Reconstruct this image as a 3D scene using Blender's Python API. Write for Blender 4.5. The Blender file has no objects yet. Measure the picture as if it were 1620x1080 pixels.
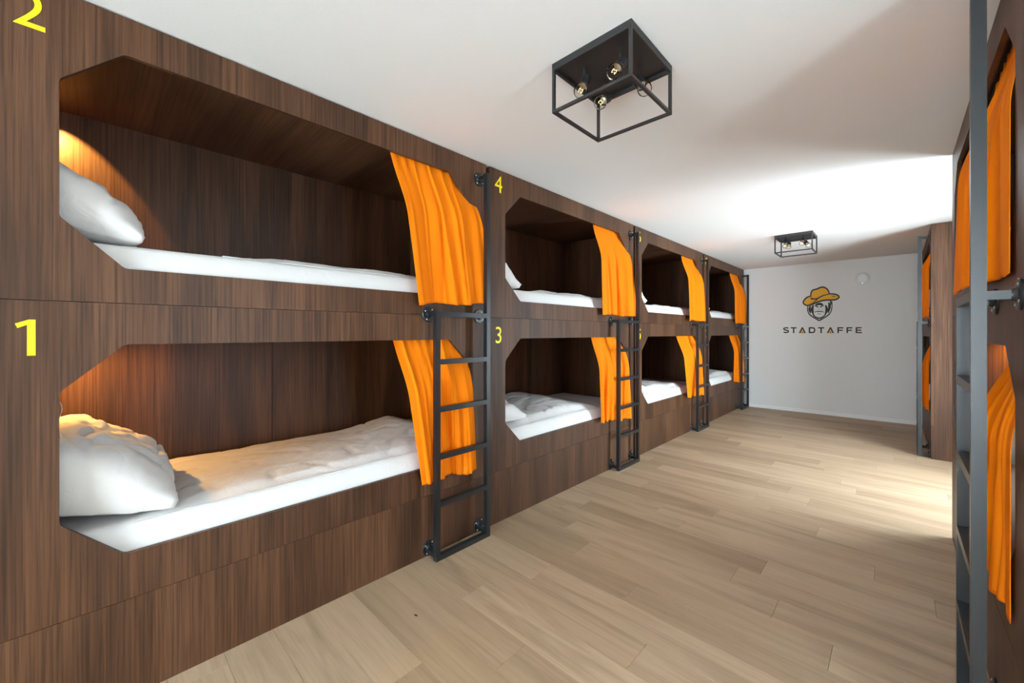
import bpy, bmesh, math, random
from mathutils import Vector, Matrix, noise

SC = bpy.context.scene
COL = SC.collection
PI = math.pi

# ------------------------------------------------------------------ camera, world, exposure
FPX, YAW, HORIZON, CAM_H = 636.459, 0.764, 526.3, 1.34
cam_d = bpy.data.cameras.new('camera')
cam_d.sensor_width = 36.0
cam_d.lens = FPX / 1620 * 36
cam_d.shift_y = -(540 - HORIZON) / 1620
cam_d.clip_start = 0.02
cam = bpy.data.objects.new('camera', cam_d)
COL.objects.link(cam)
cam.location = (0, 0, CAM_H)
cam.rotation_euler = (PI / 2, 0, YAW)
SC.camera = cam

world = bpy.data.worlds.new('daylight')
SC.world = world
world.use_nodes = True
bg = world.node_tree.nodes['Background']
bg.inputs[0].default_value = (0.80, 0.925, 1.0, 1)
bg.inputs[1].default_value = 26.0

SC.view_settings.view_transform = 'Standard'
SC.view_settings.look = 'None'
SC.view_settings.gamma = 1
SC.view_settings.use_curve_mapping = False
SC.view_settings.exposure = 0.10

# room measures (metres): X to the right, Y along the aisle
CEIL = 2.5
XL, XR = -2.04, 0.258            # front faces of the two rows of bunks
WXL, WXR = -3.02, 1.22          # side walls
WYF, WYB = -3.2, 8.30           # wall behind the camera, far wall
BW, PITCH = 2.10, 2.14          # bunk width, spacing

# light portals in the window openings (guide the daylight, give off none)
WINDOWS = [('right', 4.02, 5.50, 0.03, 2.14), ('right', 0.80, 1.23, 0.10, 2.30), ('front', -1.40, 0.45, 0.10, 2.38)]  # last one, behind the camera: unseen, added as fill light along the aisle
for side, a, b, z0, z1 in WINDOWS:
    L = bpy.data.lights.new('window_portal', 'AREA')
    L.shape = 'RECTANGLE'
    L.size, L.size_y = b - a, z1 - z0
    L.cycles.is_portal = True
    o = bpy.data.objects.new('window_portal', L)
    COL.objects.link(o)
    if side == 'right':
        o.location = (WXR + 0.13, (a + b) / 2, (z0 + z1) / 2)
        o.rotation_euler = (PI / 2, 0, PI / 2)
    else:
        o.location = ((a + b) / 2, WYF - 0.13, (z0 + z1) / 2)
        o.rotation_euler = (PI / 2, 0, PI)

# ------------------------------------------------------------------ materials
def new_mat(name):
    m = bpy.data.materials.new(name)
    m.use_nodes = True
    nt = m.node_tree
    return m, nt, nt.nodes['Principled BSDF']

def plain(name, col, rough=0.5, metal=0.0, spec=0.5, bump=0.0, bscale=60.0):
    m, nt, p = new_mat(name)
    p.inputs['Base Color'].default_value = (*col, 1)
    p.inputs['Roughness'].default_value = rough
    p.inputs['Metallic'].default_value = metal
    p.inputs['Specular IOR Level'].default_value = spec
    if bump:
        t = nt.nodes.new('ShaderNodeTexCoord')
        n = nt.nodes.new('ShaderNodeTexNoise')
        n.inputs['Scale'].default_value = bscale
        n.inputs['Detail'].default_value = 4
        b = nt.nodes.new('ShaderNodeBump')
        b.inputs['Strength'].default_value = bump
        b.inputs['Distance'].default_value = 0.004
        nt.links.new(t.outputs['Object'], n.inputs['Vector'])
        nt.links.new(n.outputs['Fac'], b.inputs['Height'])
        nt.links.new(b.outputs['Normal'], p.inputs['Normal'])
    return m

def ramp(nt, stops):
    r = nt.nodes.new('ShaderNodeValToRGB')
    e = r.color_ramp.elements
    while len(e) < len(stops):
        e.new(0.5)
    for k, (pos, c) in enumerate(stops):
        e[k].position = pos
        e[k].color = (*c, 1)
    return r

def grain_coords(nt, axis, long_scale, cross_scale):
    """object coordinates shifted by the piece's own random number, stretched along the grain axis"""
    t = nt.nodes.new('ShaderNodeTexCoord')
    oi = nt.nodes.new('ShaderNodeObjectInfo')
    mul = nt.nodes.new('ShaderNodeMath'); mul.operation = 'MULTIPLY'
    mul.inputs[1].default_value = 37.0
    nt.links.new(oi.outputs['Random'], mul.inputs[0])
    add = nt.nodes.new('ShaderNodeVectorMath'); add.operation = 'ADD'
    nt.links.new(t.outputs['Object'], add.inputs[0])
    nt.links.new(mul.outputs[0], add.inputs[1])
    mp = nt.nodes.new('ShaderNodeMapping')
    sc = [cross_scale] * 3
    sc['xyz'.index(axis)] = long_scale
    mp.inputs['Scale'].default_value = sc
    nt.links.new(add.outputs[0], mp.inputs['Vector'])
    return mp, oi

def wood(name, axis):
    """dark walnut laminate with vertical ribbed grain"""
    m, nt, p = new_mat(name)
    broad, oi = grain_coords(nt, axis, 0.6, 5.5)
    n1 = nt.nodes.new('ShaderNodeTexNoise')
    n1.inputs['Scale'].default_value = 1.0; n1.inputs['Detail'].default_value = 2.5
    n1.inputs['Roughness'].default_value = 0.5; n1.inputs['Distortion'].default_value = 0.7
    nt.links.new(broad.outputs[0], n1.inputs['Vector'])
    fine, _ = grain_coords(nt, axis, 2.0, 140)
    n2 = nt.nodes.new('ShaderNodeTexNoise')
    n2.inputs['Scale'].default_value = 1.0; n2.inputs['Detail'].default_value = 3
    n2.inputs['Roughness'].default_value = 0.6
    nt.links.new(fine.outputs[0], n2.inputs['Vector'])
    mid, _ = grain_coords(nt, axis, 1.6, 24)
    n3 = nt.nodes.new('ShaderNodeTexNoise')
    n3.inputs['Scale'].default_value = 1.0; n3.inputs['Detail'].default_value = 6
    n3.inputs['Distortion'].default_value = 1.1
    nt.links.new(mid.outputs[0], n3.inputs['Vector'])
    r1 = ramp(nt, [(0.25, (0.040, 0.0180, 0.0092)), (0.44, (0.071, 0.0310, 0.0148)), (0.58, (0.100, 0.0440, 0.0205)), (0.78, (0.132, 0.0620, 0.0320))])
    nt.links.new(n1.outputs['Fac'], r1.inputs['Fac'])
    r2 = ramp(nt, [(0.32, (0.54, 0.51, 0.49)), (0.50, (1.0, 1.0, 1.0)), (0.68, (1.34, 1.34, 1.34))])
    nt.links.new(n2.outputs['Fac'], r2.inputs['Fac'])
    r3 = ramp(nt, [(0.30, (0.80, 0.79, 0.78)), (0.55, (1.0, 1.0, 1.0)), (0.8, (1.10, 1.09, 1.08))])
    nt.links.new(n3.outputs['Fac'], r3.inputs['Fac'])
    mx = nt.nodes.new('ShaderNodeMix'); mx.data_type = 'RGBA'; mx.blend_type = 'MULTIPLY'
    mx.inputs[0].default_value = 1
    nt.links.new(r1.outputs[0], mx.inputs[6]); nt.links.new(r2.outputs[0], mx.inputs[7])
    mx2 = nt.nodes.new('ShaderNodeMix'); mx2.data_type = 'RGBA'; mx2.blend_type = 'MULTIPLY'
    mx2.inputs[0].default_value = 1
    nt.links.new(mx.outputs[2], mx2.inputs[6]); nt.links.new(r3.outputs[0], mx2.inputs[7])
    nt.links.new(mx2.outputs[2], p.inputs['Base Color'])
    p.inputs['Roughness'].default_value = 0.45
    p.inputs['Specular IOR Level'].default_value = 0.32
    b = nt.nodes.new('ShaderNodeBump')
    b.inputs['Strength'].default_value = 0.25; b.inputs['Distance'].default_value = 0.0012
    nt.links.new(n2.outputs['Fac'], b.inputs['Height'])
    nt.links.new(b.outputs['Normal'], p.inputs['Normal'])
    return m

def plank_mat():
    m, nt, p = new_mat('light_oak_vinyl')
    broad, oi = grain_coords(nt, 'x', 0.9, 9)
    n1 = nt.nodes.new('ShaderNodeTexNoise')
    n1.inputs['Scale'].default_value = 1; n1.inputs['Detail'].default_value = 6
    n1.inputs['Distortion'].default_value = 0.9; n1.inputs['Roughness'].default_value = 0.6
    nt.links.new(broad.outputs[0], n1.inputs['Vector'])
    fine, _ = grain_coords(nt, 'x', 3.0, 90)
    n2 = nt.nodes.new('ShaderNodeTexNoise')
    n2.inputs['Scale'].default_value = 1; n2.inputs['Detail'].default_value = 4
    nt.links.new(fine.outputs[0], n2.inputs['Vector'])
    rp = ramp(nt, [(0.0, (0.352, 0.246, 0.154)), (0.35, (0.424, 0.302, 0.195)), (0.75, (0.452, 0.326, 0.214)), (1.0, (0.484, 0.354, 0.236))])
    nt.links.new(oi.outputs['Random'], rp.inputs['Fac'])
    r1 = ramp(nt, [(0.28, (0.74, 0.72, 0.70)), (0.50, (1, 1, 1)), (0.75, (1.12, 1.12, 1.12))])
    nt.links.new(n1.outputs['Fac'], r1.inputs['Fac'])
    r2 = ramp(nt, [(0.28, (0.89, 0.88, 0.87)), (0.5, (1, 1, 1)), (0.8, (1.05, 1.05, 1.05))])
    nt.links.new(n2.outputs['Fac'], r2.inputs['Fac'])
    mx = nt.nodes.new('ShaderNodeMix'); mx.data_type = 'RGBA'; mx.blend_type = 'MULTIPLY'; mx.inputs[0].default_value = 1
    nt.links.new(rp.outputs[0], mx.inputs[6]); nt.links.new(r1.outputs[0], mx.inputs[7])
    mx2 = nt.nodes.new('ShaderNodeMix'); mx2.data_type = 'RGBA'; mx2.blend_type = 'MULTIPLY'; mx2.inputs[0].default_value = 1
    nt.links.new(mx.outputs[2], mx2.inputs[6]); nt.links.new(r2.outputs[0], mx2.inputs[7])
    nt.links.new(mx2.outputs[2], p.inputs['Base Color'])
    p.inputs['Roughness'].default_value = 0.5
    p.inputs['Specular IOR Level'].default_value = 0.4
    b = nt.nodes.new('ShaderNodeBump')
    b.inputs['Strength'].default_value = 0.12; b.inputs['Distance'].default_value = 0.001
    nt.links.new(n2.outputs['Fac'], b.inputs['Height'])
    nt.links.new(b.outputs['Normal'], p.inputs['Normal'])
    return m

def cloth_mat(name, col, trans, sheen=0.0, weave=900, bump=0.15, fold=0.0):
    m, nt, p = new_mat(name)
    p.inputs['Base Color'].default_value = (*col, 1)
    p.inputs['Roughness'].default_value = 0.85
    p.inputs['Specular IOR Level'].default_value = 0.15
    p.inputs['Sheen Weight'].default_value = sheen
    t = nt.nodes.new('ShaderNodeTexCoord')
    n = nt.nodes.new('ShaderNodeTexNoise'); n.inputs['Scale'].default_value = weave; n.inputs['Detail'].default_value = 2
    nt.links.new(t.outputs['Object'], n.inputs['Vector'])
    b = nt.nodes.new('ShaderNodeBump'); b.inputs['Strength'].default_value = bump; b.inputs['Distance'].default_value = 0.0006
    nt.links.new(n.outputs['Fac'], b.inputs['Height'])
    if fold:
        n2 = nt.nodes.new('ShaderNodeTexNoise'); n2.inputs['Scale'].default_value = 9; n2.inputs['Detail'].default_value = 3
        n2.inputs['Distortion'].default_value = 1.2
        nt.links.new(t.outputs['Object'], n2.inputs['Vector'])
        b2 = nt.nodes.new('ShaderNodeBump'); b2.inputs['Strength'].default_value = fold; b2.inputs['Distance'].default_value = 0.02
        nt.links.new(n2.outputs['Fac'], b2.inputs['Height'])
        nt.links.new(b2.outputs['Normal'], b.inputs['Normal'])
    nt.links.new(b.outputs['Normal'], p.inputs['Normal'])
    if trans:
        tr = nt.nodes.new('ShaderNodeBsdfTranslucent'); tr.inputs['Color'].default_value = (*col, 1)
        mixs = nt.nodes.new('ShaderNodeMixShader'); mixs.inputs[0].default_value = trans
        nt.links.new(p.outputs[0], mixs.inputs[1]); nt.links.new(tr.outputs[0], mixs.inputs[2])
        nt.links.new(mixs.outputs[0], nt.nodes['Material Output'].inputs['Surface'])
    return m

def glass_mat(name, refl, tint=(1, 1, 1)):
    """thin clear pane: mostly transparent, a little mirror"""
    m, nt, p = new_mat(name)
    nt.nodes.remove(p)
    tr = nt.nodes.new('ShaderNodeBsdfTransparent'); tr.inputs['Color'].default_value = (*tint, 1)
    gl = nt.nodes.new('ShaderNodeBsdfGlossy'); gl.inputs['Roughness'].default_value = 0.03
    lw = nt.nodes.new('ShaderNodeLayerWeight'); lw.inputs['Blend'].default_value = refl
    mixs = nt.nodes.new('ShaderNodeMixShader')
    nt.links.new(lw.outputs['Fresnel'], mixs.inputs[0])
    nt.links.new(tr.outputs[0], mixs.inputs[1]); nt.links.new(gl.outputs[0], mixs.inputs[2])
    nt.links.new(mixs.outputs[0], nt.nodes['Material Output'].inputs['Surface'])
    return m

def emit_mat(name, col, strength):
    m, nt, p = new_mat(name)
    p.inputs['Base Color'].default_value = (*col, 1)
    p.inputs['Emission Color'].default_value = (*col, 1)
    p.inputs['Emission Strength'].default_value = strength
    return m

M = {
    'wood_z': wood('walnut_laminate_upright', 'z'),
    'wood_y': wood('walnut_laminate_crosswise', 'y'),
    'plank': plank_mat(),
    'subfloor': plain('underlay', (0.10, 0.075, 0.055), 0.9),
    'wall': plain('white_wall_paint', (0.74, 0.73, 0.715), 0.85, spec=0.2, bump=0.08, bscale=140),
    'ceiling': plain('white_ceiling_paint', (0.83, 0.83, 0.825), 0.9, spec=0.15, bump=0.12, bscale=90),
    'trim': plain('white_trim', (0.80, 0.80, 0.79), 0.5),
    'metal': plain('black_powder_coat', (0.012, 0.0135, 0.0155), 0.33, metal=0.0, spec=0.5, bump=0.05, bscale=300),
    'lampmetal': plain('black_satin_metal', (0.020, 0.019, 0.020), 0.45, spec=0.45),
    'screw': plain('bright_screw', (0.75, 0.74, 0.70), 0.3, metal=1.0),
    'orange': cloth_mat('orange_curtain', (0.96, 0.235, 0.003), 0.12, weave=700),
    'white': cloth_mat('white_bed_linen', (0.82, 0.815, 0.81), 0.0, weave=800, bump=0.1, fold=0.22),
    'yellow': plain('yellow_vinyl', (1.0, 0.80, 0.0), 0.45),
    'emblem_black': plain('black_vinyl', (0.022, 0.02, 0.02), 0.6),
    'emblem_gold': plain('amber_vinyl', (0.80, 0.40, 0.012), 0.6),
    'emblem_white': plain('pale_vinyl', (0.70, 0.70, 0.67), 0.6),
    'ring': plain('off_white_ring', (0.58, 0.60, 0.585), 0.4),
    'plastic': plain('white_plastic', (0.82, 0.82, 0.81), 0.35),
    'frame': plain('grey_window_frame', (0.55, 0.55, 0.55), 0.4),
    'pane': glass_mat('window_glass', 0.12, (0.97, 0.98, 0.98)),
    'bulb': glass_mat('bulb_glass', 0.14, (0.98, 0.975, 0.96)),
    'filament': emit_mat('lit_filament', (1.0, 0.78, 0.36), 1.6),
    'brass': plain('brass_cap', (0.66, 0.62, 0.52), 0.35, metal=1.0),
    'led': emit_mat('small_led', (0.8, 0.95, 1.0), 3.0),
    'lit_lens': emit_mat('warm_reading_bulb', (1.0, 0.62, 0.24), 18.0),
    'cord': plain('white_cord', (0.8, 0.79, 0.76), 0.6),
    'debris': plain('dark_splinter', (0.02, 0.015, 0.012), 0.8),
}

# ------------------------------------------------------------------ mesh helpers
def add_box(bm, x0, x1, y0, y1, z0, z1):
    v = [bm.verts.new((x, y, z)) for x in (x0, x1) for y in (y0, y1) for z in (z0, z1)]
    for f in ((0, 1, 3, 2), (4, 6, 7, 5), (0, 4, 5, 1), (2, 3, 7, 6), (0, 2, 6, 4), (1, 5, 7, 3)):
        bm.faces.new([v[i] for i in f])

def frame_for(d):
    d = d.normalized()
    a = Vector((0, 0, 1)) if abs(d.z) < 0.95 else Vector((1, 0, 0))
    u = d.cross(a).normalized()
    return d, u, u.cross(d).normalized()

def add_cyl(bm, p, q, r0, r1=None, n=16, caps=True):
    p, q = Vector(p), Vector(q)
    r1 = r0 if r1 is None else r1
    d, u, w = frame_for(q - p)
    A, B = [], []
    for i in range(n):
        c, s = math.cos(2 * PI * i / n), math.sin(2 * PI * i / n)
        A.append(bm.verts.new(p + (u * c + w * s) * r0))
        B.append(bm.verts.new(q + (u * c + w * s) * r1))
    for i in range(n):
        j = (i + 1) % n
        bm.faces.new((A[i], A[j], B[j], B[i]))
    if caps:
        bm.faces.new(A[::-1]); bm.faces.new(B)

def add_lathe(bm, p, d, prof, n=20):
    """prof: list of (distance along d, radius)"""
    p = Vector(p)
    d, u, w = frame_for(Vector(d))
    rings = []
    for h, r in prof:
        if r < 1e-6:
            rings.append([bm.verts.new(p + d * h)])
        else:
            rings.append([bm.verts.new(p + d * h + (u * math.cos(2 * PI * i / n) + w * math.sin(2 * PI * i / n)) * r) for i in range(n)])
    for a, b in zip(rings, rings[1:]):
        for i in range(n):
            j = (i + 1) % n
            if len(a) == 1 and len(b) > 1:
                bm.faces.new((a[0], b[j], b[i]))
            elif len(b) == 1 and len(a) > 1:
                bm.faces.new((a[i], a[j], b[0]))
            elif len(a) > 1:
                bm.faces.new((a[i], a[j], b[j], b[i]))

def add_tube(bm, pts, r, n=8):
    pts = [Vector(p) for p in pts]
    rings = []
    for k, p in enumerate(pts):
        t = pts[min(k + 1, len(pts) - 1)] - pts[max(k - 1, 0)]
        d, u, w = frame_for(t)
        rings.append([bm.verts.new(p + (u * math.cos(2 * PI * i / n) + w * math.sin(2 * PI * i / n)) * r) for i in range(n)])
    for a, b in zip(rings, rings[1:]):
        for i in range(n):
            j = (i + 1) % n
            bm.faces.new((a[i], a[j], b[j], b[i]))
    bm.faces.new(rings[0][::-1]); bm.faces.new(rings[-1])

def finish(bm, name, smooth=False, bevel=0.0, seg=2):
    if bevel:
        bmesh.ops.bevel(bm, geom=[e for e in bm.edges if e.is_manifold and e.calc_face_angle(0) > 0.6], offset=bevel, segments=seg, affect='EDGES', profile=0.5)
    bmesh.ops.recalc_face_normals(bm, faces=bm.faces[:])
    me = bpy.data.meshes.new(name)
    bm.to_mesh(me); bm.free()
    if smooth:
        me.polygons.foreach_set('use_smooth', [True] * len(me.polygons))
        if smooth != 'all':
            me.set_sharp_from_angle(angle=smooth)
    return me

def obj(name, me, mat, parent=None, loc=None, rot=None):
    if mat is not None and not me.materials:
        me.materials.append(M[mat] if isinstance(mat, str) else mat)
    o = bpy.data.objects.new(name, me)
    COL.objects.link(o)
    if parent:
        o.parent = parent
    if loc:
        o.location = loc
    if rot:
        o.rotation_euler = rot
    return o

def thing(name, label, cat, loc=(0, 0, 0), rz=0.0, group=None):
    o = bpy.data.objects.new(name, None)
    o.empty_display_size = 0.1
    COL.objects.link(o)
    o.location = loc
    o.rotation_euler = (0, 0, rz)
    return tag(o, label, cat, group)

def tag(o, label, cat, group=None):
    o['label'] = label
    o['category'] = cat
    if group:
        o['group'] = group
    return o

def struct(o):
    o['kind'] = 'structure'
    return o

def box_me(name, x0, x1, y0, y1, z0, z1, bevel=0.0, seg=1):
    bm = bmesh.new()
    add_box(bm, x0, x1, y0, y1, z0, z1)
    return finish(bm, name, bevel=bevel, seg=seg)

def dup(root, loc=None, rz=None):
    r = root.copy(); COL.objects.link(r)
    if loc is not None:
        r.location = loc
    if rz is not None:
        r.rotation_euler = (0, 0, rz)
    for ch in list(root.children):
        c = ch.copy(); COL.objects.link(c); c.parent = r
        for g in list(ch.children):
            d = g.copy(); COL.objects.link(d); d.parent = c
    return r

# ------------------------------------------------------------------ room shell
fl = struct(obj('floor', box_me('floor', WXL, WXR, WYF, WYB, -0.06, -0.008), 'subfloor'))
rng = random.Random(7)
ROW0, RW, PL = 1.11, 0.182, 1.22
known = {0: -1.154, 1: -1.59, 2: -0.78, 5: -0.20, 6: -0.43, 7: -0.655, 9: 0.133, 10: -0.092}
X0P, X1P = XL + 0.0, WXR
k = math.floor((WYF - ROW0) / RW)
while ROW0 + k * RW < WYB:
    y0 = max(ROW0 + k * RW, WYF); y1 = min(ROW0 + (k + 1) * RW, WYB)
    off = known.get(k, rng.uniform(0, PL))
    x = off
    while x > X0P:
        x -= PL
    while x < X1P:
        a, b = max(x, X0P - 0.02), min(x + PL, X1P)
        if b - a > 0.03 and y1 - y0 > 0.02:
            w, l = y1 - y0, b - a
            g = 0.0004
            bm = bmesh.new()
            # box with a fine chamfer around its top edge
            c = 0.0009
            lo = [bm.verts.new((sx * (l / 2 - g), sy * (w / 2 - g), -0.008)) for sx, sy in ((-1, -1), (1, -1), (1, 1), (-1, 1))]
            md = [bm.verts.new((sx * (l / 2 - g), sy * (w / 2 - g), -c)) for sx, sy in ((-1, -1), (1, -1), (1, 1), (-1, 1))]
            hi = [bm.verts.new((sx * (l / 2 - g - c), sy * (w / 2 - g - c), 0)) for sx, sy in ((-1, -1), (1, -1), (1, 1), (-1, 1))]
            bm.faces.new(hi)
            for A, B in ((lo, md), (md, hi)):
                for i in range(4):
                    j = (i + 1) % 4
                    bm.faces.new((A[i], A[j], B[j], B[i]))
            obj('plank', finish(bm, 'plank'), 'plank', fl, ((a + b) / 2, (y0 + y1) / 2, 0))
        x += PL
    k += 1

T = 0.2
struct(obj('ceiling', box_me('ceiling', WXL - T, WXR + T, WYF - T, WYB + T, CEIL, CEIL + 0.15), 'ceiling'))
struct(obj('wall_left', box_me('wall_left', WXL - T, WXL, WYF - T, WYB + T, -0.06, CEIL), 'wall'))
struct(obj('wall_back', box_me('wall_back', WXL, WXR, WYB, WYB + T, -0.06, CEIL), 'wall'))

def wall_holes(name, holes, lo, hi, place):
    """solid wall with window openings; place(a0, a1, z0, z1, bm) adds one block"""
    bm = bmesh.new()
    edges = [lo] + [e for h in sorted(holes) for e in h[:2]] + [hi]
    for i in range(0, len(edges), 2):
        place(bm, edges[i], edges[i + 1], -0.06, CEIL)
    for a, b, z0, z1 in holes:
        place(bm, a, b, -0.06, z0); place(bm, a, b, z1, CEIL)
    return struct(obj(name, finish(bm, name), 'wall'))

wall_holes('wall_right', [w[1:] for w in WINDOWS if w[0] == 'right'], WYF, WYB + T,
           lambda bm, a, b, z0, z1: add_box(bm, WXR, WXR + T, a, b, z0, z1))
wall_holes('wall_front', [w[1:] for w in WINDOWS if w[0] == 'front'], WXL, WXR + T,
           lambda bm, a, b, z0, z1: add_box(bm, a, b, WYF - T, WYF, z0, z1))

for n, (side, a, b, z0, z1) in enumerate(WINDOWS):
    root = bpy.data.objects.new('window_%d' % (n + 1), None)
    COL.objects.link(root); struct(root)
    if side == 'right':
        root.location = (WXR + 0.06, a, 0); root.rotation_euler = (0, 0, PI / 2)
    else:
        root.location = (a, WYF - 0.06, 0)  # added fill window, out of view
    w, t = b - a, 0.06
    for nm, c in (('frame_side', (0, t, 0, 0, z0, z1)), ('frame_side', (w - t, w, 0, 0, z0, z1)), ('frame_mullion', (w / 2 - t / 2, w / 2 + t / 2, 0, 0, z0 + t, z1 - t)),
                  ('frame_sill', (t, w - t, 0, 0, z0, z0 + t)), ('frame_head', (t, w - t, 0, 0, z1 - t, z1))):
        obj(nm, box_me(nm, c[0], c[1], -0.03, 0.03, c[4], c[5], 0.004), 'frame', root)
    for x0, x1 in ((t, w / 2 - t / 2), (w / 2 + t / 2, w - t)):
        obj('pane', box_me('pane', x0, x1, -0.004, 0.004, z0 + t, z1 - t), 'pane', root)

struct(obj('baseboard_back', box_me('baseboard_back', XL + 0.0, WXR, WYB - 0.012, WYB, 0.0, 0.055, 0.003), 'trim'))
struct(obj('baseboard_right', box_me('baseboard_right', WXR - 0.012, WXR, 3.9, 6.16, 0.0, 0.055, 0.003), 'trim'))

# ------------------------------------------------------------------ bunks
# local frame of a bunk: x along its face from the number end to the ladder end, y into the wall, z up
OX0, OX1, CH = 0.152, 1.948, 0.160
UZ0, UZ1, LZ0, LZ1 = 1.575, 2.357, 0.530, 1.298
SEAM_U, SEAM_L, TOP = 1.447, 0.362, 2.494
PT = 0.019                      # panel thickness
BACK = 0.92                     # inner depth

def rounded_octagon(x0, x1, z0, z1, c, r=0.012):
    P = [(x0 + c, z0), (x1 - c, z0), (x1, z0 + c), (x1, z1 - c), (x1 - c, z1), (x0 + c, z1), (x0, z1 - c), (x0, z0 + c)]
    out = []
    n = len(P)
    for i in range(n):
        p, a, b = Vector(P[i]), Vector(P[i - 1]), Vector(P[(i + 1) % n])
        q0 = p + (a - p).normalized() * r
        q1 = p + (b - p).normalized() * r
        for t in (0, 0.33, 0.67, 1):
            out.append(q0 * (1 - t) ** 2 + p * 2 * t * (1 - t) + q1 * t * t)
    return out

def front_panel_me(name, z0, z1, hole):
    bm = bmesh.new()
    outer = [(0, z0), (BW, z0), (BW, z1), (0, z1)]
    loops = {}
    for y in (0.0, PT):
        vo = [bm.verts.new((x, y, z)) for x, z in outer]
        vi = [bm.verts.new((p.x, y, p.y)) for p in hole]
        es = []
        for L_ in (vo, vi):
            es += [bm.edges.new((L_[i], L_[(i + 1) % len(L_)])) for i in range(len(L_))]
        bmesh.ops.triangle_fill(bm, edges=es, use_beauty=True, normal=(0, 1, 0))
        loops[y] = (vo, vi)
    for k_ in (0, 1):
        a, b = loops[0.0][k_], loops[PT][k_]
        for i in range(len(a)):
            j = (i + 1) % len(a)
            bm.faces.new((a[i], a[j], b[j], b[i]))
    return finish(bm, name)

ME = {
    'upper': front_panel_me('upper_front_panel', SEAM_U + 0.001, TOP, rounded_octagon(OX0, OX1, UZ0, UZ1, CH)),
    'lower': front_panel_me('lower_front_panel', SEAM_L + 0.001, SEAM_U - 0.001, rounded_octagon(OX0, OX1, LZ0, LZ1, CH)),
    'plinth': box_me('plinth_panel', 0, BW, 0, PT, 0.0, SEAM_L - 0.001),
    'side': box_me('side_panel', 0, PT, PT + 0.0005, BACK + 0.03, 0.0, TOP),
    'roof': box_me('roof_panel', PT, BW - PT, PT + 0.001, BACK, 2.425, 2.444),
    'ceil': box_me('berth_ceiling', PT, BW - PT, PT + 0.001, BACK, 1.392, 1.410),
    'platform_u': box_me('bed_platform', PT, BW - PT, PT + 0.001, BACK, 1.522, 1.542),
    'platform_l': box_me('bed_platform', PT, BW - PT, PT + 0.001, BACK, 0.475, 0.495),
    'back_u0': box_me('back_panel', PT, 1.385, BACK, BACK + 0.016, 1.40, 2.44),
    'back_u1': box_me('back_panel', 1.388, BW - PT, BACK, BACK + 0.016, 1.40, 2.44),
    'back_l0': box_me('back_panel', PT, 1.045, BACK, BACK + 0.016, 0.02, 1.397),
    'back_l1': box_me('back_panel', 1.048, BW - PT, BACK, BACK + 0.016, 0.02, 1.397),
}

def rod_me():
    bm = bmesh.new()
    add_cyl(bm, (PT, 0.046, 0), (BW - PT, 0.046, 0), 0.007, n=10)
    return finish(bm, 'curtain_rod', smooth=0.6)
ME['rod'] = rod_me()

def glyph_me(ch, height, sx=1.0, depth=0.0012, bold=0.0):
    """one character as thin vinyl, drawn in the x-z plane, centred in x, foot at z = 0"""
    cu = bpy.data.curves.new('glyph', 'FONT')
    cu.offset = bold
    cu.body = ch; cu.align_x = 'CENTER'; cu.extrude = 0.5
    tmp = bpy.data.objects.new('glyph', cu)
    COL.objects.link(tmp)
    bpy.context.view_layer.update()
    me = bpy.data.meshes.new_from_object(tmp.evaluated_get(bpy.context.evaluated_depsgraph_get()))
    bpy.data.objects.remove(tmp); bpy.data.curves.remove(cu)
    ys = [v.co.y for v in me.vertices]; xs = [v.co.x for v in me.vertices]
    y0, s = min(ys), height / (max(ys) - min(ys)); xc = (min(xs) + max(xs)) / 2
    for v in me.vertices:
        v.co = Vector(((v.co.x - xc) * s * sx, -depth / 2 if v.co.z > 0 else depth / 2, (v.co.y - y0) * s))
    me.materials.clear()
    return me

def one_me(h, depth=0.0012):
    """the figure 1: a stem with a slanted flag"""
    P = [(0.012, 0), (0.012, 1.0), (-0.19, 1.0), (-0.58, 0.885), (-0.51, 0.765), (-0.235, 0.855), (-0.235, 0)]
    bm = bmesh.new()
    A, Bq = ([bm.verts.new((x * h * 0.62 + 0.012, y, z * h)) for x, z in P] for y in (-depth / 2, depth / 2))
    bm.faces.new(A); bm.faces.new(Bq[::-1])
    for i in range(len(P)):
        j = (i + 1) % len(P)
        bm.faces.new((A[i], A[j], Bq[j], Bq[i]))
    return finish(bm, 'number_decal')

NUM = ['zero', 'one', 'two', 'three', 'four', 'five', 'six', 'seven', 'eight']
LEFT = [(-0.232 + PITCH * i) for i in range(4)]      # Y of each left bunk's number end
LEFT[0] = -0.229
ROT_L, ROT_R = PI / 2, -PI / 2
BUNKS = []
for i, y in enumerate(LEFT):
    lo, up = 2 * i + 1, 2 * i + 2
    BUNKS.append(dict(loc=(XL, y, 0), rz=ROT_L, nums=(lo, up), where='number %d', key=(lo, up),
                      label='dark walnut double bunk marked with the yellow numbers %s and %s' % (NUM[lo], NUM[up])))
BUNKS.append(dict(loc=(XR, 3.885, 0), rz=ROT_R, nums=None, key=('a', 'b'), label='dark walnut double bunk standing across the aisle from the bunk numbered three and four'))
BUNKS.append(dict(loc=(XR, 8.272, 0), rz=ROT_R, nums=None, key=('c', 'd'), label='dark walnut double bunk standing across the aisle from the bunk numbered seven and eight'))
BERTH = {'a': 'lower berth opposite number three', 'b': 'upper berth opposite number four', 'c': 'lower berth opposite number seven', 'd': 'upper berth opposite number eight'}
for i in range(1, 9):
    BERTH[i] = ('lower' if i % 2 else 'upper') + ' berth numbered %s' % NUM[i]

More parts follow.
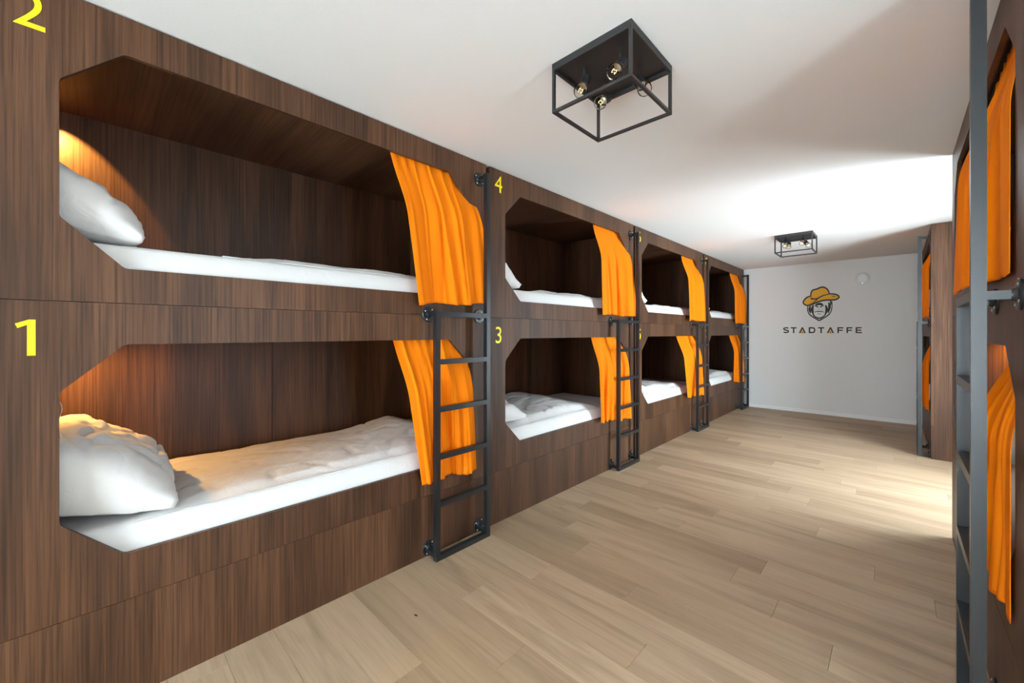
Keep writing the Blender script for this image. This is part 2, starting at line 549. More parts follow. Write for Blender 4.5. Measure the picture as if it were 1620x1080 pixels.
for B in BUNKS:
    r = thing('bunk_bed', B['label'], 'bunk bed', B['loc'], B['rz'], 'double bunks along the aisle')
    B['root'] = r
    fu = obj('front_panel', ME['upper'], 'wood_z', r)
    fw = obj('front_panel', ME['lower'], 'wood_z', r)
    obj('plinth_panel', ME['plinth'], 'wood_z', r)
    obj('side_panel', ME['side'], 'wood_z', r)
    obj('side_panel', ME['side'], 'wood_z', r, (BW - PT, 0, 0))
    obj('roof_panel', ME['roof'], 'wood_y', r)
    obj('berth_ceiling', ME['ceil'], 'wood_y', r)
    obj('bed_platform', ME['platform_u'], 'wood_y', r)
    obj('bed_platform', ME['platform_l'], 'wood_y', r)
    for k_ in ('back_u0', 'back_u1', 'back_l0', 'back_l1'):
        obj('back_panel', ME[k_], 'wood_z', r)
    obj('curtain_rod', ME['rod'], 'metal', r, (0, 0, 2.386))
    obj('curtain_rod', ME['rod'], 'metal', r, (0, 0, 1.332))
    if B['nums']:
        for n, z, par in ((B['nums'][0], 1.266, fw), (B['nums'][1], 2.334, fu)):
            gm = one_me(0.117) if n == 1 else glyph_me(str(n), 0.117, 0.92)
            o = obj('number_decal', gm, 'yellow', par, (0.088 if n < 3 else 0.083 if n < 5 else 0.097, -0.0007, z))
            o['label'] = 'yellow vinyl number %d' % n

# ------------------------------------------------------------------ ladders
def bar_me(name, x0, x1, y0, y1, z0, z1):
    return box_me(name, x0, x1, y0, y1, z0, z1, 0.002, 1)

LX0, LX1, TB = 1.618, 2.048, 0.030          # outer edges of the rails, tube size
LY0, LY1 = -0.098, -0.066                   # front and rear face of the tubes
RUNGS = [1.168, 0.887, 0.607, 0.327]
lad = thing('bunk_ladder', 'x', 'ladder', group='black steel bunk ladders')
obj('rail', bar_me('rail', LX0, LX0 + TB, LY0, LY1, 0.0, 1.466), 'metal', lad)
obj('rail', bar_me('rail', LX1 - TB, LX1, LY0, LY1, 0.0, 2.390), 'metal', lad)
rung = bar_me('rung', LX0 + TB, LX1 - TB, LY0, LY1, -TB / 2, TB / 2)
for z in RUNGS:
    obj('rung', rung, 'metal', lad, (0, 0, z))
obj('top_bar', rung, 'metal', lad, (0, 0, 1.451))
obj('bottom_bar', rung, 'metal', lad, (0, 0, TB / 2))
arm = bar_me('bracket_arm', -0.013, 0.013, LY1, -0.008, -0.013, 0.013)
bm = bmesh.new()
add_lathe(bm, (0, 0.0, 0), (0, -1, 0), [(0.0, 0), (0.0, 0.047), (0.005, 0.0475), (0.008, 0.045), (0.0085, 0.024), (0.016, 0.0195), (0.020, 0.019), (0.020, 0)], 28)
flange = finish(bm, 'wall_flange', smooth=0.6)
bm = bmesh.new()
add_lathe(bm, (0, 0, 0), (0, -1, 0), [(0, 0), (0, 0.005), (0.0015, 0.0045), (0.0028, 0.0025), (0.003, 0)], 10)
screw = finish(bm, 'screw', smooth=0.7)
for x, z in ((LX0 + TB / 2, 1.451), (LX1 - TB / 2, 1.451), (LX1 - TB / 2, 2.372), (LX0 + TB / 2, 0.049), (LX1 - TB / 2, 0.049)):
    obj('bracket_arm', arm, 'metal', lad, (x, 0, z if z > 0.1 else 0.030))
    fo = obj('wall_flange', flange, 'metal', lad, (x, -0.0003, z))
    for a in range(4):
        an = PI / 4 + a * PI / 2 + 0.2
        obj('screw', screw, 'screw', fo, (0.035 * math.cos(an), -0.008, 0.035 * math.sin(an)))
for i, B in enumerate(BUNKS):
    o = lad if i == 0 else dup(lad)
    o.location = B['loc']; o.rotation_euler = (0, 0, B['rz'])
    o['label'] = 'black steel ladder bolted to the bunk ' + ('numbered %s and %s' % tuple(NUM[q_] for q_ in B['nums']) if B['nums'] else ('opposite numbers three and four' if i == 4 else 'opposite numbers seven and eight'))

# ------------------------------------------------------------------ curtains
def curtain_me(seed, upper, t0, t1, b0, b1, zb0, zb1, out0=0.034, out1=0.030, cross=0.42, amp=0.036):
    """t0,t1: ends along the rod; b0,b1: ends of the hem; zb0,zb1: hem height at both ends; out: how far the hem stands off the face"""
    rg = random.Random(seed)
    ztop = 2.392 if upper else 1.338
    nu, nv = 170, 56
    ph = [rg.uniform(0, 6.28) for _ in range(8)]
    ridges = []
    K = 7
    for k_ in range(K):
        c0 = (k_ + 0.5 + rg.uniform(-0.35, 0.35)) / K
        ridges.append((c0, c0 + rg.uniform(-0.14, 0.12), rg.uniform(0.030, 0.050), rg.uniform(0.045, 0.095), rg.uniform(0.5, 1.3) * (1 if k_ % 2 else -0.8), rg.uniform(0.4, 1.3), rg.uniform(0.0, 0.25)))
    for k_ in range(6):
        c0 = (k_ + 0.5 + rg.uniform(-0.4, 0.4)) / 6
        ridges.append((c0, c0 + rg.uniform(-0.10, 0.10), rg.uniform(0.010, 0.018), rg.uniform(0.018, 0.032), -rg.uniform(0.9, 1.6), rg.uniform(-0.4, 0.9), rg.uniform(-0.2, 0.4)))
    bm = bmesh.new()
    grid = []
    for j in range(nv + 1):
        q = j / nv
        row = []
        for i in range(nu + 1):
            t = i / nu
            d = 0.0
            ds = 0.0
            for c0, c1, w0, w1, h, g, q0 in ridges:
                c = c0 + (c1 - c0) * q
                w = w0 + (w1 - w0) * q
                u_ = (t - c) / w
                fade = min(1.0, max(0.15, (q - q0) / 0.25 + 0.2))
                b_ = math.exp(-abs(u_) ** 1.6)
                d += h * b_ * (0.55 + g * 0.55 * q) * fade
                ds += -0.010 * h * u_ * b_ * q
            d += 0.35 * math.sin(46 * t + ph[5] + 2 * math.sin(9 * t + ph[1])) * max(0.0, 1 - q / 0.22) ** 1.5
            d += 0.30 * q * math.sin(2 * PI * 1.3 * t + ph[6])
            e = q ** 0.9
            s = (t0 + (t1 - t0) * t) * (1 - e) + (b0 + (b1 - b0) * t) * e + ds * 1.2 * (1 - t ** 6)
            zb = zb0 + (zb1 - zb0) * t + 0.006 * math.sin(9 * t + ph[2]) + 0.005 * d
            z = ztop + (zb - ztop) * q
            cr = min(1.0, q / cross)
            cr = cr * cr * (3 - 2 * cr)
            y = 0.046 * (1 - cr) - (out0 + (out1 - out0) * t) * cr
            hug = 1.0 if out1 > 0.015 else 1 - 0.92 * t ** 3
            y += 0.030 * math.tanh(amp * d * (0.40 + 0.75 * q) / 0.030) * hug
            if q > cross * 0.9:
                y = min(y, -0.005)
            y = max(y, -0.061)
            if y > -0.0045 and q > 0.10:
                s = min(s, OX1 - 0.006)
            elif y > -0.0045:
                s = min(s, BW - 0.05)
            row.append(bm.verts.new((s, y, z)))
        grid.append(row)
    for j in range(nv):
        for i in range(nu):
            bm.faces.new((grid[j][i], grid[j][i + 1], grid[j + 1][i + 1], grid[j + 1][i]))
    return finish(bm, 'curtain', smooth='all')

CURT = {  # key: upper?, rod ends, hem ends, hem heights
    1: (False, 1.410, 1.930, 1.555, 1.990, 0.462, 0.436),
    2: (True, 1.400, 1.980, 1.530, 2.105, 1.505, 1.538),
    3: (False, 1.345, 1.930, 1.365, 1.955, 0.510, 0.450),
    4: (True, 1.385, 1.960, 1.400, 2.095, 1.512, 1.515),
    5: (False, 1.220, 1.900, 1.350, 2.060, 0.490, 0.455),
    6: (True, 1.385, 1.960, 1.410, 2.090, 1.508, 1.510),
    7: (False, 1.360, 1.920, 1.400, 1.990, 0.500, 0.460),
    8: (True, 1.385, 1.960, 1.410, 2.080, 1.508, 1.510),
    'a': (False, 1.700, 1.942, 1.300, 1.944, 0.520, 0.455, 0.030, 0.007),
    'b': (True, 1.250, 1.942, 0.980, 1.944, 1.530, 1.525, 0.045, 0.008),
    'c': (False, 1.560, 1.930, 1.380, 1.940, 0.520, 0.470, 0.030, 0.008),
    'd': (True, 1.420, 1.950, 1.350, 1.935, 1.530, 1.510, 0.045, 0.008),
}
for i, B in enumerate(BUNKS):
    for kk in B['key']:
        c = CURT[kk]
        o = obj('curtain', curtain_me(11 + (kk if isinstance(kk, int) else ord(kk)) * 3, *c), 'orange', None, B['loc'], (0, 0, B['rz']))
        sm = o.modifiers.new('cloth_thickness', 'SOLIDIFY'); sm.thickness = 0.0016; sm.offset = 0
        tag(o, 'orange curtain gathered at the ladder end of the ' + BERTH[kk], 'curtain', 'orange berth curtains')

# ------------------------------------------------------------------ bedding
def slab_me(name, x0, x1, y0, y1, z0, top, seed, nx, ny, edge=0.04, wr=0.006, rim0=0.35):
    """soft slab: top(x, y) height over a grid, rounded rim, flat underside"""
    bm = bmesh.new()
    rows = []
    sd = Vector((seed * 3.17, seed * 1.31, 0))
    for i in range(nx + 1):
        row = []
        for j in range(ny + 1):
            a, b = i / nx, j / ny
            x, y = x0 + (x1 - x0) * a, y0 + (y1 - y0) * b
            dx, dy = min(x - x0, x1 - x), min(y - y0, y1 - y)
            h = top(x, y)
            n = noise.fractal(Vector((x * 2.3, y * 4.2, 0)) + sd, 0.9, 2.0, 4) * wr
            cr = abs(noise.noise(Vector((x * 4 + y * 3, y * 7 - x * 2, 1.7)) + sd))
            n += -wr * 0.9 * math.exp(-(cr / 0.05) ** 2)
            e = min(1.0, min(dx / (edge if rim0 > 0.2 else edge * 3), dy / edge))
            rim = math.sqrt(max(0.0, 1 - (1 - e) ** 2)) if rim0 > 0.2 else e * e * (3 - 2 * e)
            zz = z0 + (h - z0) * (rim0 + (1 - rim0) * rim) + n * (0.4 + 0.6 * e)
            row.append(bm.verts.new((x, y, zz)))
        rows.append(row)
    for i in range(nx):
        for j in range(ny):
            bm.faces.new((rows[i][j], rows[i + 1][j], rows[i + 1][j + 1], rows[i][j + 1]))
    rim = [rows[i][0] for i in range(nx + 1)] + [rows[nx][j] for j in range(1, ny + 1)] + [rows[i][ny] for i in range(nx - 1, -1, -1)] + [rows[0][j] for j in range(ny - 1, 0, -1)]
    base = [bm.verts.new((v.co.x, v.co.y, z0)) for v in rim]
    m_ = len(rim)
    for i in range(m_):
        j = (i + 1) % m_
        bm.faces.new((rim[i], base[i], base[j], rim[j]))
    bm.faces.new(base[::-1])
    return finish(bm, name, smooth=1.0)

MT = 0.128       # mattress thickness
matt_me = slab_me('mattress', 0.026, 2.074, 0.028, 0.905, 0, lambda x, y: MT, 2, 60, 40, edge=0.055, wr=0.003)

def pillow_me(seed, ang=0.0, L=0.70, W=0.52, H=0.25):
    bm = bmesh.new()
    n = 44
    sd = Vector((seed * 5.3, 2.2 * seed, seed))
    V = {}
    for side in (1, -1):
        for i in range(n + 1):
            for j in range(n + 1):
                a, b = 2 * i / n - 1, 2 * j / n - 1
                edge = i in (0, n) or j in (0, n)
                if side == -1 and edge:
                    V[(-1, i, j)] = V[(1, i, j)]
                    continue
                prof = ((1 - abs(a) ** 2.6) * (1 - abs(b) ** 2.6)) ** 0.55
                pin = 1 - 0.055 * (1 - abs(a) ** 2) * abs(b) ** 3
                pin2 = 1 - 0.075 * (1 - abs(b) ** 2) * abs(a) ** 3
                x, y = a * W / 2 * pin2, b * L / 2 * pin
                z = side * prof * H / 2
                q = Vector((a * 1.4, b * 1.8, side * 0.7)) + sd
                z += side * prof ** 0.5 * (0.022 * noise.fractal(q * 1.1, 0.8, 2.0, 4) - 0.016 * math.exp(-(noise.noise(q * 1.5 + Vector((3, 1, 4))) / 0.09) ** 2))
                V[(side, i, j)] = bm.verts.new((x, y, z))
    # lean it back and let the underside slump onto the mattress
    R_ = Matrix.Rotation(math.radians(ang), 3, 'Y')
    for v in bm.verts:
        v.co = R_ @ v.co
    zmin = min(v.co.z for v in bm.verts if abs(v.co.y) > L * 0.2) - 0.01
    for (side, i, j), v in V.items():
        if side == -1 and 0 < i < n and 0 < j < n:
            v.co.z = zmin + max(0.0, v.co.z - zmin) * 0.38
    for v in bm.verts:
        v.co.z -= zmin
    for side in (1, -1):
        for i in range(n):
            for j in range(n):
                q = [V[(side, i, j)], V[(side, i + 1, j)], V[(side, i + 1, j + 1)], V[(side, i, j + 1)]]
                bm.faces.new(q if side == 1 else q[::-1])
    return finish(bm, 'pillow', smooth='all')

PILLOWS = {(s_, a_): pillow_me(s_, a_, W=w_, H=h_) for s_ in (1, 2, 3) for a_, w_, h_ in ((14, 0.50, 0.18), (34, 0.50, 0.25), (36, 0.41, 0.21))}

def duvet_top(thick, hump, hx, seed):
    def f(x, y):
        h = thick + hump * math.exp(-((x - hx) / 0.34) ** 2) * (0.35 + 0.65 * min(1, max(0, (y - 0.1) / 0.5)))
        return h + 0.006 * math.sin(5 * x + seed) * math.sin(4 * y)
    return f

DUV = {1: (0.34, 2.05, 0.026, 0.060, 1.90), 2: (0.62, 2.05, 0.030, 0.0, 1.2), 3: (0.28, 1.55, 0.045, 0.060, 1.05), 4: (0.50, 2.03, 0.030, 0.0, 1.2),
       5: (0.30, 1.60, 0.050, 0.055, 0.75), 6: (0.55, 2.03, 0.028, 0.0, 1.1), 7: (0.45, 1.75, 0.050, 0.050, 1.1), 8: (0.55, 2.03, 0.030, 0.0, 1.3),
       'a': (0.60, 2.0, 0.035, 0.03, 1.2), 'b': (0.60, 2.0, 0.032, 0.0, 1.2), 'c': (0.60, 2.0, 0.040, 0.03, 1.1), 'd': (0.60, 2.0, 0.032, 0.0, 1.2)}
PIL = {1: (0.265, 0.385, 0.0, 34)}
for k_ in (2, 4, 6, 8, 'b', 'd'):
    PIL[k_] = (0.205, 0.385, 0.0, 36)

def place(o, B, x, y, z, rot=None):
    mat = Matrix.Translation(B['loc']) @ Matrix.Rotation(B['rz'], 4, 'Z') @ Matrix.Translation((x, y, z))
    if rot:
        mat = mat @ rot
    o.matrix_world = mat
    return o

for B in BUNKS:
    for kk in B['key']:
        lower = (kk % 2 == 1) if isinstance(kk, int) else kk in 'ac'
        zp = 0.495 if lower else 1.542
        sd = kk if isinstance(kk, int) else ord(kk) - 80
        mo = place(obj('mattress', matt_me, 'white'), B, 0, 0, zp)
        tag(mo, 'white sheeted mattress of the ' + BERTH[kk], 'mattress', 'white mattresses in the berths')
        x0, x1, th, hump, hx = DUV[kk]
        dm = slab_me('duvet', x0, x1, 0.06, 0.89, 0, duvet_top(th, hump, hx, sd), sd, 80, 46, edge=0.09, wr=0.013, rim0=0.06)
        do = place(obj('duvet', dm, 'white'), B, 0, 0, zp + MT - 0.001)
        tag(do, 'white folded duvet lying on the mattress of the ' + BERTH[kk], 'duvet', 'white duvets in the berths')
        px, py, pz, ang = PIL.get(kk, (0.285, 0.47, 0.0, 14))
        po = place(obj('pillow', PILLOWS[(sd % 3 + 1, ang)], 'white'), B, px, py, zp + MT + pz)
        tag(po, 'white pillow propped at the number end of the ' + BERTH[kk], 'pillow', 'white pillows in the berths')

# ------------------------------------------------------------------ reading lamps in the berths
LIT = {1: 26.0, 2: 30.0, 'a': 30.0, 'd': 24.0}
rl_base = bmesh.new(); add_lathe(rl_base, (0, 0, 0), (1, 0, 0), [(0, 0), (0, 0.036), (0.010, 0.036), (0.013, 0.030), (0.013, 0)], 20)
rl_base = finish(rl_base, 'lamp_base', smooth=0.6)
rl_arm = bmesh.new(); add_tube(rl_arm, [(0.012, 0, 0), (0.035, 0, 0.006), (0.050, 0, 0.004), (0.060, 0, -0.008)], 0.005)
rl_arm = finish(rl_arm, 'lamp_arm', smooth=0.8)
rl_sh = bmesh.new(); add_lathe(rl_sh, (0.060, 0, -0.006), (0.25, 0, -1), [(0, 0), (0, 0.016), (0.008, 0.022), (0.036, 0.030), (0.036, 0.027), (0.010, 0.019), (0.010, 0)], 20)
rl_sh = finish(rl_sh, 'lamp_shade', smooth=0.6)
rl_bu = bmesh.new(); add_lathe(rl_bu, (0.060, 0, -0.006), (0.25, 0, -1), [(0.011, 0), (0.012, 0.010), (0.020, 0.013), (0.028, 0.009), (0.031, 0)], 14)
rl_bu = finish(rl_bu, 'lamp_bulb', smooth='all')
rl_bu_off = rl_bu.copy()
for B in BUNKS:
    for kk in B['key']:
        lower = (kk % 2 == 1) if isinstance(kk, int) else kk in 'ac'
        r = thing('reading_lamp', ('lit ' if kk in LIT else 'unlit ') + 'small black reading lamp on the end wall of the ' + BERTH[kk], 'lamp', group='reading lamps in the berths')
        place(r, B, PT, 0.40 if kk == 'a' else 0.72 if lower else 0.76, 1.345 if lower else 2.383)
        obj('lamp_base', rl_base, 'lampmetal', r)
        obj('lamp_arm', rl_arm, 'lampmetal', r)
        obj('lamp_shade', rl_sh, 'lampmetal', r)
        obj('lamp_bulb', rl_bu if kk in LIT else rl_bu_off, 'lit_lens' if kk in LIT else 'plastic', r)
        if kk in LIT:
            L = bpy.data.lights.new('reading_light', 'SPOT')
            L.energy = LIT[kk]; L.color = (1.0, 0.50, 0.12) if lower else (1.0, 0.58, 0.14); L.shadow_soft_size = 0.015
            L.spot_size = math.radians(112 if kk == 'a' else 150 if lower else 100); L.spot_blend = 0.7 if lower else 0.12
            lo = bpy.data.objects.new('reading_light', L)
            COL.objects.link(lo); lo.parent = r
            lo.location = (0.072, 0, -0.050)
            lo.rotation_euler = Vector((0.8, 0.6, 0.8) if kk == 'a' else (-0.50, 0.0, 1) if lower else (0.05, -0.85, 1)).to_track_quat('Z', 'Y').to_euler()
# pull cord that shows above the pillow of berth 1
bm = bmesh.new()
add_tube(bm, [(0.158 + 0.006 * math.sin(k_ * 0.7), 0.075 + 0.003 * math.cos(k_), 1.10 - 0.012 * k_) for k_ in range(20)], 0.0016, 6)
co = place(obj('lamp_cord', finish(bm, 'lamp_cord', smooth='all'), 'cord'), BUNKS[0], -0.008, 0.0, 0.0)
tag(co, 'thin white cord hanging above the pillow of the lower berth numbered 1', 'cord')

# ------------------------------------------------------------------ ceiling lamps
def lamp_bar(a, b, t=0.012):
    a, b = Vector(a), Vector(b)
    lo = Vector((min(a.x, b.x), min(a.y, b.y), min(a.z, b.z))) - Vector((t / 2,) * 3)
    hi = Vector((max(a.x, b.x), max(a.y, b.y), max(a.z, b.z))) + Vector((t / 2,) * 3)
    return box_me('frame_bar', lo.x, hi.x, lo.y, hi.y, lo.z, hi.z, 0.0012, 1)

def make_lamp():
    r = thing('ceiling_lamp', 'x', 'ceiling lamp', group='black cage ceiling lamps')
    h, zb, zt = 0.185, -0.212, -0.030
    bm = bmesh.new()
    # shallow pan: rim and recessed plate
    add_box(bm, -h, h, -h, h, -0.014, 0)
    for x0, x1, y0, y1 in ((-h, -h + 0.012, -h, h), (h - 0.012, h, -h, h), (-h + 0.012, h - 0.012, -h, -h + 0.012), (-h + 0.012, h - 0.012, h - 0.012, h)):
        add_box(bm, x0, x1, y0, y1, -0.030, -0.014)
    obj('mounting_plate', finish(bm, 'mounting_plate'), 'lampmetal', r)
    e = h - 0.006
    for sx in (-1, 1):
        for sy in (-1, 1):
            obj('frame_post', lamp_bar((sx * e, sy * e, zb + 0.012), (sx * e, sy * e, zt - 0.006)), 'lampmetal', r)
    for s in (-1, 1):
        obj('frame_bar', lamp_bar((-e, s * e, zb + 0.006), (e, s * e, zb + 0.006)), 'lampmetal', r)
        obj('frame_bar', lamp_bar((s * e, -e + 0.012, zb + 0.006), (s * e, e - 0.012, zb + 0.006)), 'lampmetal', r)
    IR, DN, TC = Vector((0.72, 0.69, 0)), Vector((0, 0, -1)), Vector((0.45, -0.60, -0.66))
    for sx, sy, a1, a2, a3 in ((-1, -1, -0.40, 0.65, 0.55), (1, -1, -0.60, 0.50, 0.55), (-1, 1, -0.50, 0.10, 0.85), (1, 1, 0.30, 0.30, 0.85)):
        px, py = sx * 0.085, sy * 0.085
        bm = bmesh.new()
        add_cyl(bm, (px, py, -0.014), (px, py, -0.066), 0.0065, n=12)
        add_cyl(bm, (px, py, -0.014), (px, py, -0.018), 0.012, n=14)
        add_lathe(bm, (px, py, -0.070), (0, 0, -1), [(-0.009, 0), (-0.007, 0.007), (0, 0.010), (0.007, 0.007), (0.009, 0)], 12)
        st = obj('lamp_stem', finish(bm, 'lamp_stem', smooth=0.7), 'lampmetal', r)
        d = (IR * a1 + DN * a2 + TC * a3).normalized()
        p = Vector((px, py, -0.078)) - d * 0.030
        bm = bmesh.new()
        add_lathe(bm, p, d, [(0, 0), (0, 0.021), (0.002, 0.0225), (0.050, 0.0225), (0.050, 0.0185), (0.012, 0.0185), (0.012, 0)], 20)
        obj('socket', finish(bm, 'socket', smooth=0.6), 'lampmetal', st)
        bm = bmesh.new()
        add_lathe(bm, p, d, [(0.036, 0), (0.036, 0.0135), (0.052, 0.014), (0.054, 0.011), (0.054, 0)], 16)
        obj('bulb_cap', finish(bm, 'bulb_cap', smooth=0.6), 'brass', st)
        bm = bmesh.new()
        R = 0.030
        prof = [(0.053, 0.0135)] + [(0.054 + R - R * math.cos(a), R * math.sin(a)) for a in [0.50 + 0.22 * k_ for k_ in range(12)]] + [(0.054 + 2 * R, 0)]
        add_lathe(bm, p, d, prof, 22)
        obj('bulb_glass', finish(bm, 'bulb_glass', smooth='all'), 'bulb', st)
        dd, u, w = frame_for(d)
        bm = bmesh.new()
        q = p + d * 0.082
        add_tube(bm, [q + u * (0.008 * math.cos(a)) + w * (0.008 * math.sin(a)) + d * (0.007 * math.sin(3 * a)) for a in [0.45 * k_ for k_ in range(14)]], 0.0011, 5)
        obj('filament', finish(bm, 'filament', smooth='all'), 'filament', st)
    return r

L1 = make_lamp()
L1.location = (-0.893, 1.560, CEIL)
L1['label'] = 'black cage ceiling lamp with four bulbs beside the bunk numbered two'
L2 = dup(L1, (-0.878, 5.83, CEIL))
L2['label'] = 'black cage ceiling lamp close to the wall with the ape emblem'

# ------------------------------------------------------------------ far wall: detector, lettering and emblem
def on_wall(px, py, yw=WYB):
    """where the line of sight through a photograph pixel meets the far wall"""
    r, zz = (px - 810) / FPX, -(py - HORIZON) / FPX
    u, v = math.cos(YAW) + math.sin(YAW) * r, math.sin(YAW) - math.cos(YAW) * r
    k_ = yw / u
    return -v * k_, CAM_H + zz * k_

cx, cz = on_wall(1364.5, 440)
d = thing('smoke_detector', 'round white detector disc on the far wall beside the emblem', 'smoke detector', (cx, WYB, cz))
bm = bmesh.new(); add_lathe(bm, (0, 0, 0), (0, -1, 0), [(0, 0), (0, 0.092), (0.012, 0.092), (0.017, 0.086), (0.018, 0.078), (0.018, 0)], 40)
obj('base_ring', finish(bm, 'base_ring', smooth=0.5), 'ring', d)
bm = bmesh.new(); add_lathe(bm, (0, -0.018, 0), (0, -1, 0), [(0, 0.070), (0.008, 0.068), (0.018, 0.055), (0.022, 0.035), (0.022, 0)], 36)
obj('cover', finish(bm, 'cover', smooth=0.9), 'plastic', d)
bm = bmesh.new(); add_lathe(bm, (0.0, -0.018, -0.078), (0, -1, 0), [(0, 0.006), (0.004, 0.004), (0.005, 0)], 12)
obj('indicator_light', finish(bm, 'indicator_light', smooth='all'), 'led', d)

ZS = 10.125
def zp_(x, y):
    return on_wall(1230 + x / ZS, 440 + y / ZS)

def smooth_pts(pts, closed, it=2):
    pts = [Vector(p) for p in pts]
    for _ in range(it):
        out = []
        n = len(pts)
        if not closed:
            out.append(pts[0])
        for i in range(n if closed else n - 1):
            a, b = pts[i], pts[(i + 1) % n]
            out += [a * 0.75 + b * 0.25, a * 0.25 + b * 0.75]
        if not closed:
            out.append(pts[-1])
        pts = out
    return pts

def decal_poly(name, pts, mat, parent, layer, smooth_it=2):
    P = [zp_(p.x, p.y) for p in (smooth_pts(pts, True, smooth_it) if smooth_it else [Vector(p) for p in pts])]
    bm = bmesh.new()
    y = WYB - 0.0004 - 0.0004 * layer
    f = bm.faces.new([bm.verts.new((x, y, z)) for x, z in P])
    r = bmesh.ops.extrude_face_region(bm, geom=[f])
    for v in r['geom']:
        if isinstance(v, bmesh.types.BMVert):
            v.co.y = WYB
    bmesh.ops.triangulate(bm, faces=[f for f in bm.faces if len(f.verts) > 4])
    return obj(name, finish(bm, name), mat, parent)

def decal_stroke(name, lines, mat, parent, layer, heavy=1.45):
    """lines: (points, width at start, middle, end, closed)"""
    bm = bmesh.new()
    y = WYB - 0.0004 - 0.0004 * layer
    for pts, w0, w1, w2, closed in lines:
        w0, w1, w2 = w0 * heavy, w1 * heavy, w2 * heavy
        P = smooth_pts(pts, closed, 2)
        if closed:
            P = P + [P[0]]
        n = len(P)
        prev = None
        for i, p in enumerate(P):
            t = (P[min(i + 1, n - 1)] - P[max(i - 1, 0)])
            if closed and i in (0, n - 1):
                t = P[1] - P[n - 2]
            nn = Vector((-t.y, t.x)).normalized()
            q = i / (n - 1)
            w = (w0 + (w1 - w0) * q * 2) if q < 0.5 else (w1 + (w2 - w1) * (q - 0.5) * 2)
            a, b = zp_(*(p + nn * w / 2)), zp_(*(p - nn * w / 2))
            cur = [bm.verts.new((c[0], yy, c[1])) for c in (a, b) for yy in (y, WYB)]
            if prev:
                bm.faces.new((prev[0], prev[2], cur[2], cur[0]))
                bm.faces.new((prev[0], cur[0], cur[1], prev[1]))
                bm.faces.new((prev[2], prev[3], cur[3], cur[2]))
            prev = cur
    return obj(name, finish(bm, name), mat, parent)

em = bpy.data.objects.new('wall_emblem', None)
COL.objects.link(em)
tag(em, 'emblem of a bearded ape face under an amber hat on the far wall', 'emblem')
brim = [(410, 385), (430, 345), (470, 305), (520, 287), (540, 300), (590, 320), (640, 318), (700, 285), (760, 260), (830, 250), (900, 250), (960, 265), (990, 290), (980, 320), (930, 345), (860, 350), (780, 348), (700, 360), (620, 390), (560, 420), (500, 436), (450, 432), (420, 410)]
crown = [(532, 300), (536, 230), (560, 190), (600, 180), (640, 170), (690, 145), (740, 140), (790, 165), (820, 205), (828, 252), (760, 275), (690, 300), (640, 330), (590, 330), (545, 325)]
muzzle = [(668, 432), (720, 430), (745, 470), (760, 540), (755, 590), (710, 618), (667, 632), (625, 618), (585, 590), (578, 540), (595, 470), (620, 430)]
face = [(490, 440), (480, 500), (500, 560), (545, 610), (610, 645), (667, 680), (725, 645), (790, 610), (840, 560), (868, 500), (870, 430), (860, 360), (760, 350), (600, 395)]
decal_poly('face_ground', face, 'emblem_white', em, 0)
decal_stroke('beard_outline', [([(488, 432), (478, 500), (497, 560), (540, 608), (610, 645), (667, 678)], 10, 12, 14, False),
                               ([(872, 370), (874, 440), (864, 520), (838, 565), (790, 610), (725, 645), (667, 678)], 10, 12, 14, False)]
             + [([(500 + 33 * i, 565 + 22 * i), (520 + 33 * i, 595 + 22 * i)], 12, 10, 2, False) for i in range(5)]
             + [([(838 - 33 * i, 565 + 22 * i), (818 - 33 * i, 595 + 22 * i)], 12, 10, 2, False) for i in range(5)], 'emblem_black', em, 1)
decal_stroke('cheek_hair', [([(525, 440), (510, 500), (535, 560)], 8, 30, 6, False), ([(575, 430), (550, 500), (580, 580)], 10, 34, 8, False),
                            ([(560, 560), (590, 605), (667, 640)], 10, 20, 26, False), ([(775, 560), (745, 605), (667, 640)], 10, 20, 26, False),
                            ([(820, 385), (838, 450), (810, 560)], 8, 32, 6, False), ([(770, 430), (795, 500), (765, 585)], 10, 32, 8, False),
                            ([(850, 360), (858, 400), (845, 440)], 14, 18, 4, False)], 'emblem_black', em, 2)
decal_poly('muzzle', muzzle, 'emblem_white', em, 3)
decal_poly('brow', [(600, 425), (640, 395), (700, 390), (735, 420), (745, 455), (720, 440), (668, 428), (620, 440), (596, 462)], 'emblem_black', em, 4)
decal_stroke('nose_and_mouth', [([(618, 455), (640, 452), (650, 468)], 12, 14, 6, False), ([(718, 455), (696, 452), (686, 468)], 12, 14, 6, False),
                                ([(592, 545), (625, 528), (667, 532), (710, 528), (748, 545)], 5, 10, 5, False),
                                ([(640, 566), (667, 572), (695, 566)], 3, 5, 3, False), ([(667, 480), (667, 505)], 3, 4, 2, False)], 'emblem_black', em, 4)
decal_poly('hat_brim', brim, 'emblem_gold', em, 5)
decal_poly('hat_crown', crown, 'emblem_gold', em, 6)
decal_stroke('hat_outline', [(brim[:4], 14, 16, 14, False), (brim[9:] + [brim[0]], 14, 18, 14, False), (crown[:10], 14, 17, 14, False),
                             ([(830, 252), (760, 268), (700, 290), (645, 325), (590, 335), (530, 322)], 8, 14, 16, False),
                             ([(645, 325), (610, 365), (570, 395), (510, 412)], 12, 10, 4, False), ([(870, 285), (900, 290), (930, 288)], 3, 9, 3, False)], 'emblem_black', em, 7)

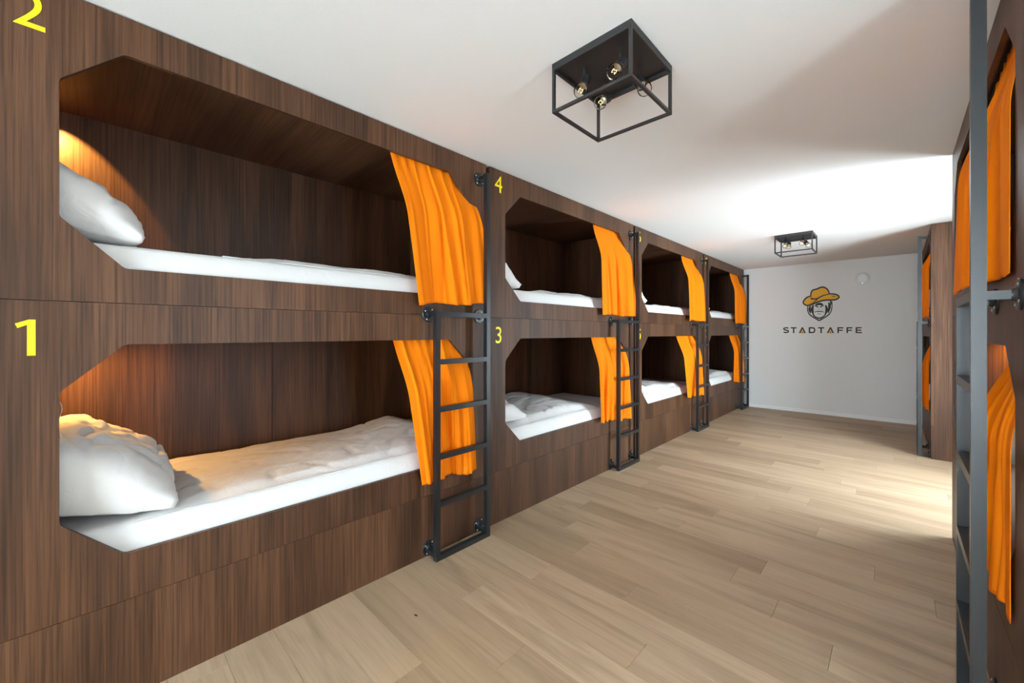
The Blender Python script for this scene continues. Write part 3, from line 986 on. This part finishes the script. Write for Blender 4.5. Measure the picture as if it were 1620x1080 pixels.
wl = bpy.data.objects.new('wall_lettering', None)
COL.objects.link(wl)
tag(wl, 'dark capital lettering STADTAFFE under the emblem on the far wall', 'lettering')
CELLS = [('S', 95, 180), ('T', 213, 305), ('A', 342, 455), ('D', 500, 608), ('T', 650, 748), ('A', 790, 907), ('F', 960, 1053), ('F', 1105, 1198), ('E', 1252, 1352)]
for ch, a, b in CELLS:
    (xa, z0), (xb, z1) = zp_(a, 878), zp_(b, 784)
    z0 = zp_((a + b) / 2, 878)[1]; z1 = zp_((a + b) / 2, 784)[1]
    m = (a + b) / 2
    if ch == 'A':
        decal_poly('letter', [(a, 878), (m - 10, 784), (m + 10, 784), (b, 878), (b - 26, 878), (m, 812), (a + 26, 878)], 'emblem_black', wl, 1, 0)
        decal_poly('letter_fill', [(m, 820), (m + 32, 880), (m - 32, 880)], 'emblem_gold', wl, 1, 0)
        decal_poly('letter_notch', [(m, 850), (m + 9, 880), (m - 9, 880)], 'emblem_black', wl, 2, 0)
    elif ch == 'T':
        decal_poly('letter', [(a, 784), (b, 784), (b, 804), (m + 12, 804), (m + 12, 878), (m - 12, 878), (m - 12, 804), (a, 804)], 'emblem_black', wl, 1, 0)
    elif ch == 'F':
        decal_poly('letter', [(a, 784), (b, 784), (b, 804), (a + 24, 804), (a + 24, 824), (b - 8, 824), (b - 8, 843), (a + 24, 843), (a + 24, 878), (a, 878)], 'emblem_black', wl, 1, 0)
    elif ch == 'E':
        decal_poly('letter', [(a, 784), (b - 4, 784), (b - 4, 803), (a + 24, 803), (a + 24, 822), (b - 8, 822), (b - 8, 840), (a + 24, 840), (a + 24, 859), (b, 859), (b, 878), (a, 878)], 'emblem_black', wl, 1, 0)
    elif ch == 'D':
        decal_stroke('letter', [([(a + 12, 794)] * 3 + [(m, 794), (b - 22, 797), (b - 10, 831), (b - 22, 865), (m, 868)] + [(a + 12, 868)] * 3, 21, 22, 21, False), ([(a + 12, 785), (a + 12, 877)], 24, 24, 24, False)], 'emblem_black', wl, 1, 1.0)
    else:
        decal_stroke('letter', [([(b - 6, 803), (b - 22, 793), (m, 793), (a + 4, 800), (a + 10, 824), (m, 831), (b - 6, 838), (b - 4, 862), (m, 869), (a + 20, 869), (a + 4, 858)], 20, 21, 20, False)], 'emblem_black', wl, 1, 1.0)

# dark splinter lying on the floor
def on_floor(px, py):
    r, zz = (px - 810) / FPX, -(py - HORIZON) / FPX
    u, v = math.cos(YAW) + math.sin(YAW) * r, math.sin(YAW) - math.cos(YAW) * r
    k_ = -CAM_H / zz
    return -v * k_, u * k_
fx, fy = on_floor(658, 974)
bm = bmesh.new()
add_lathe(bm, (-0.011, -0.004, 0.0032), (1, 0.35, 0), [(0, 0), (0.005, 0.0028), (0.016, 0.0030), (0.022, 0)], 8)
tag(obj('floor_speck', finish(bm, 'floor_speck', smooth='all'), 'debris', None, (fx, fy, 0)), 'tiny dark splinter lying on a floor plank', 'splinter')
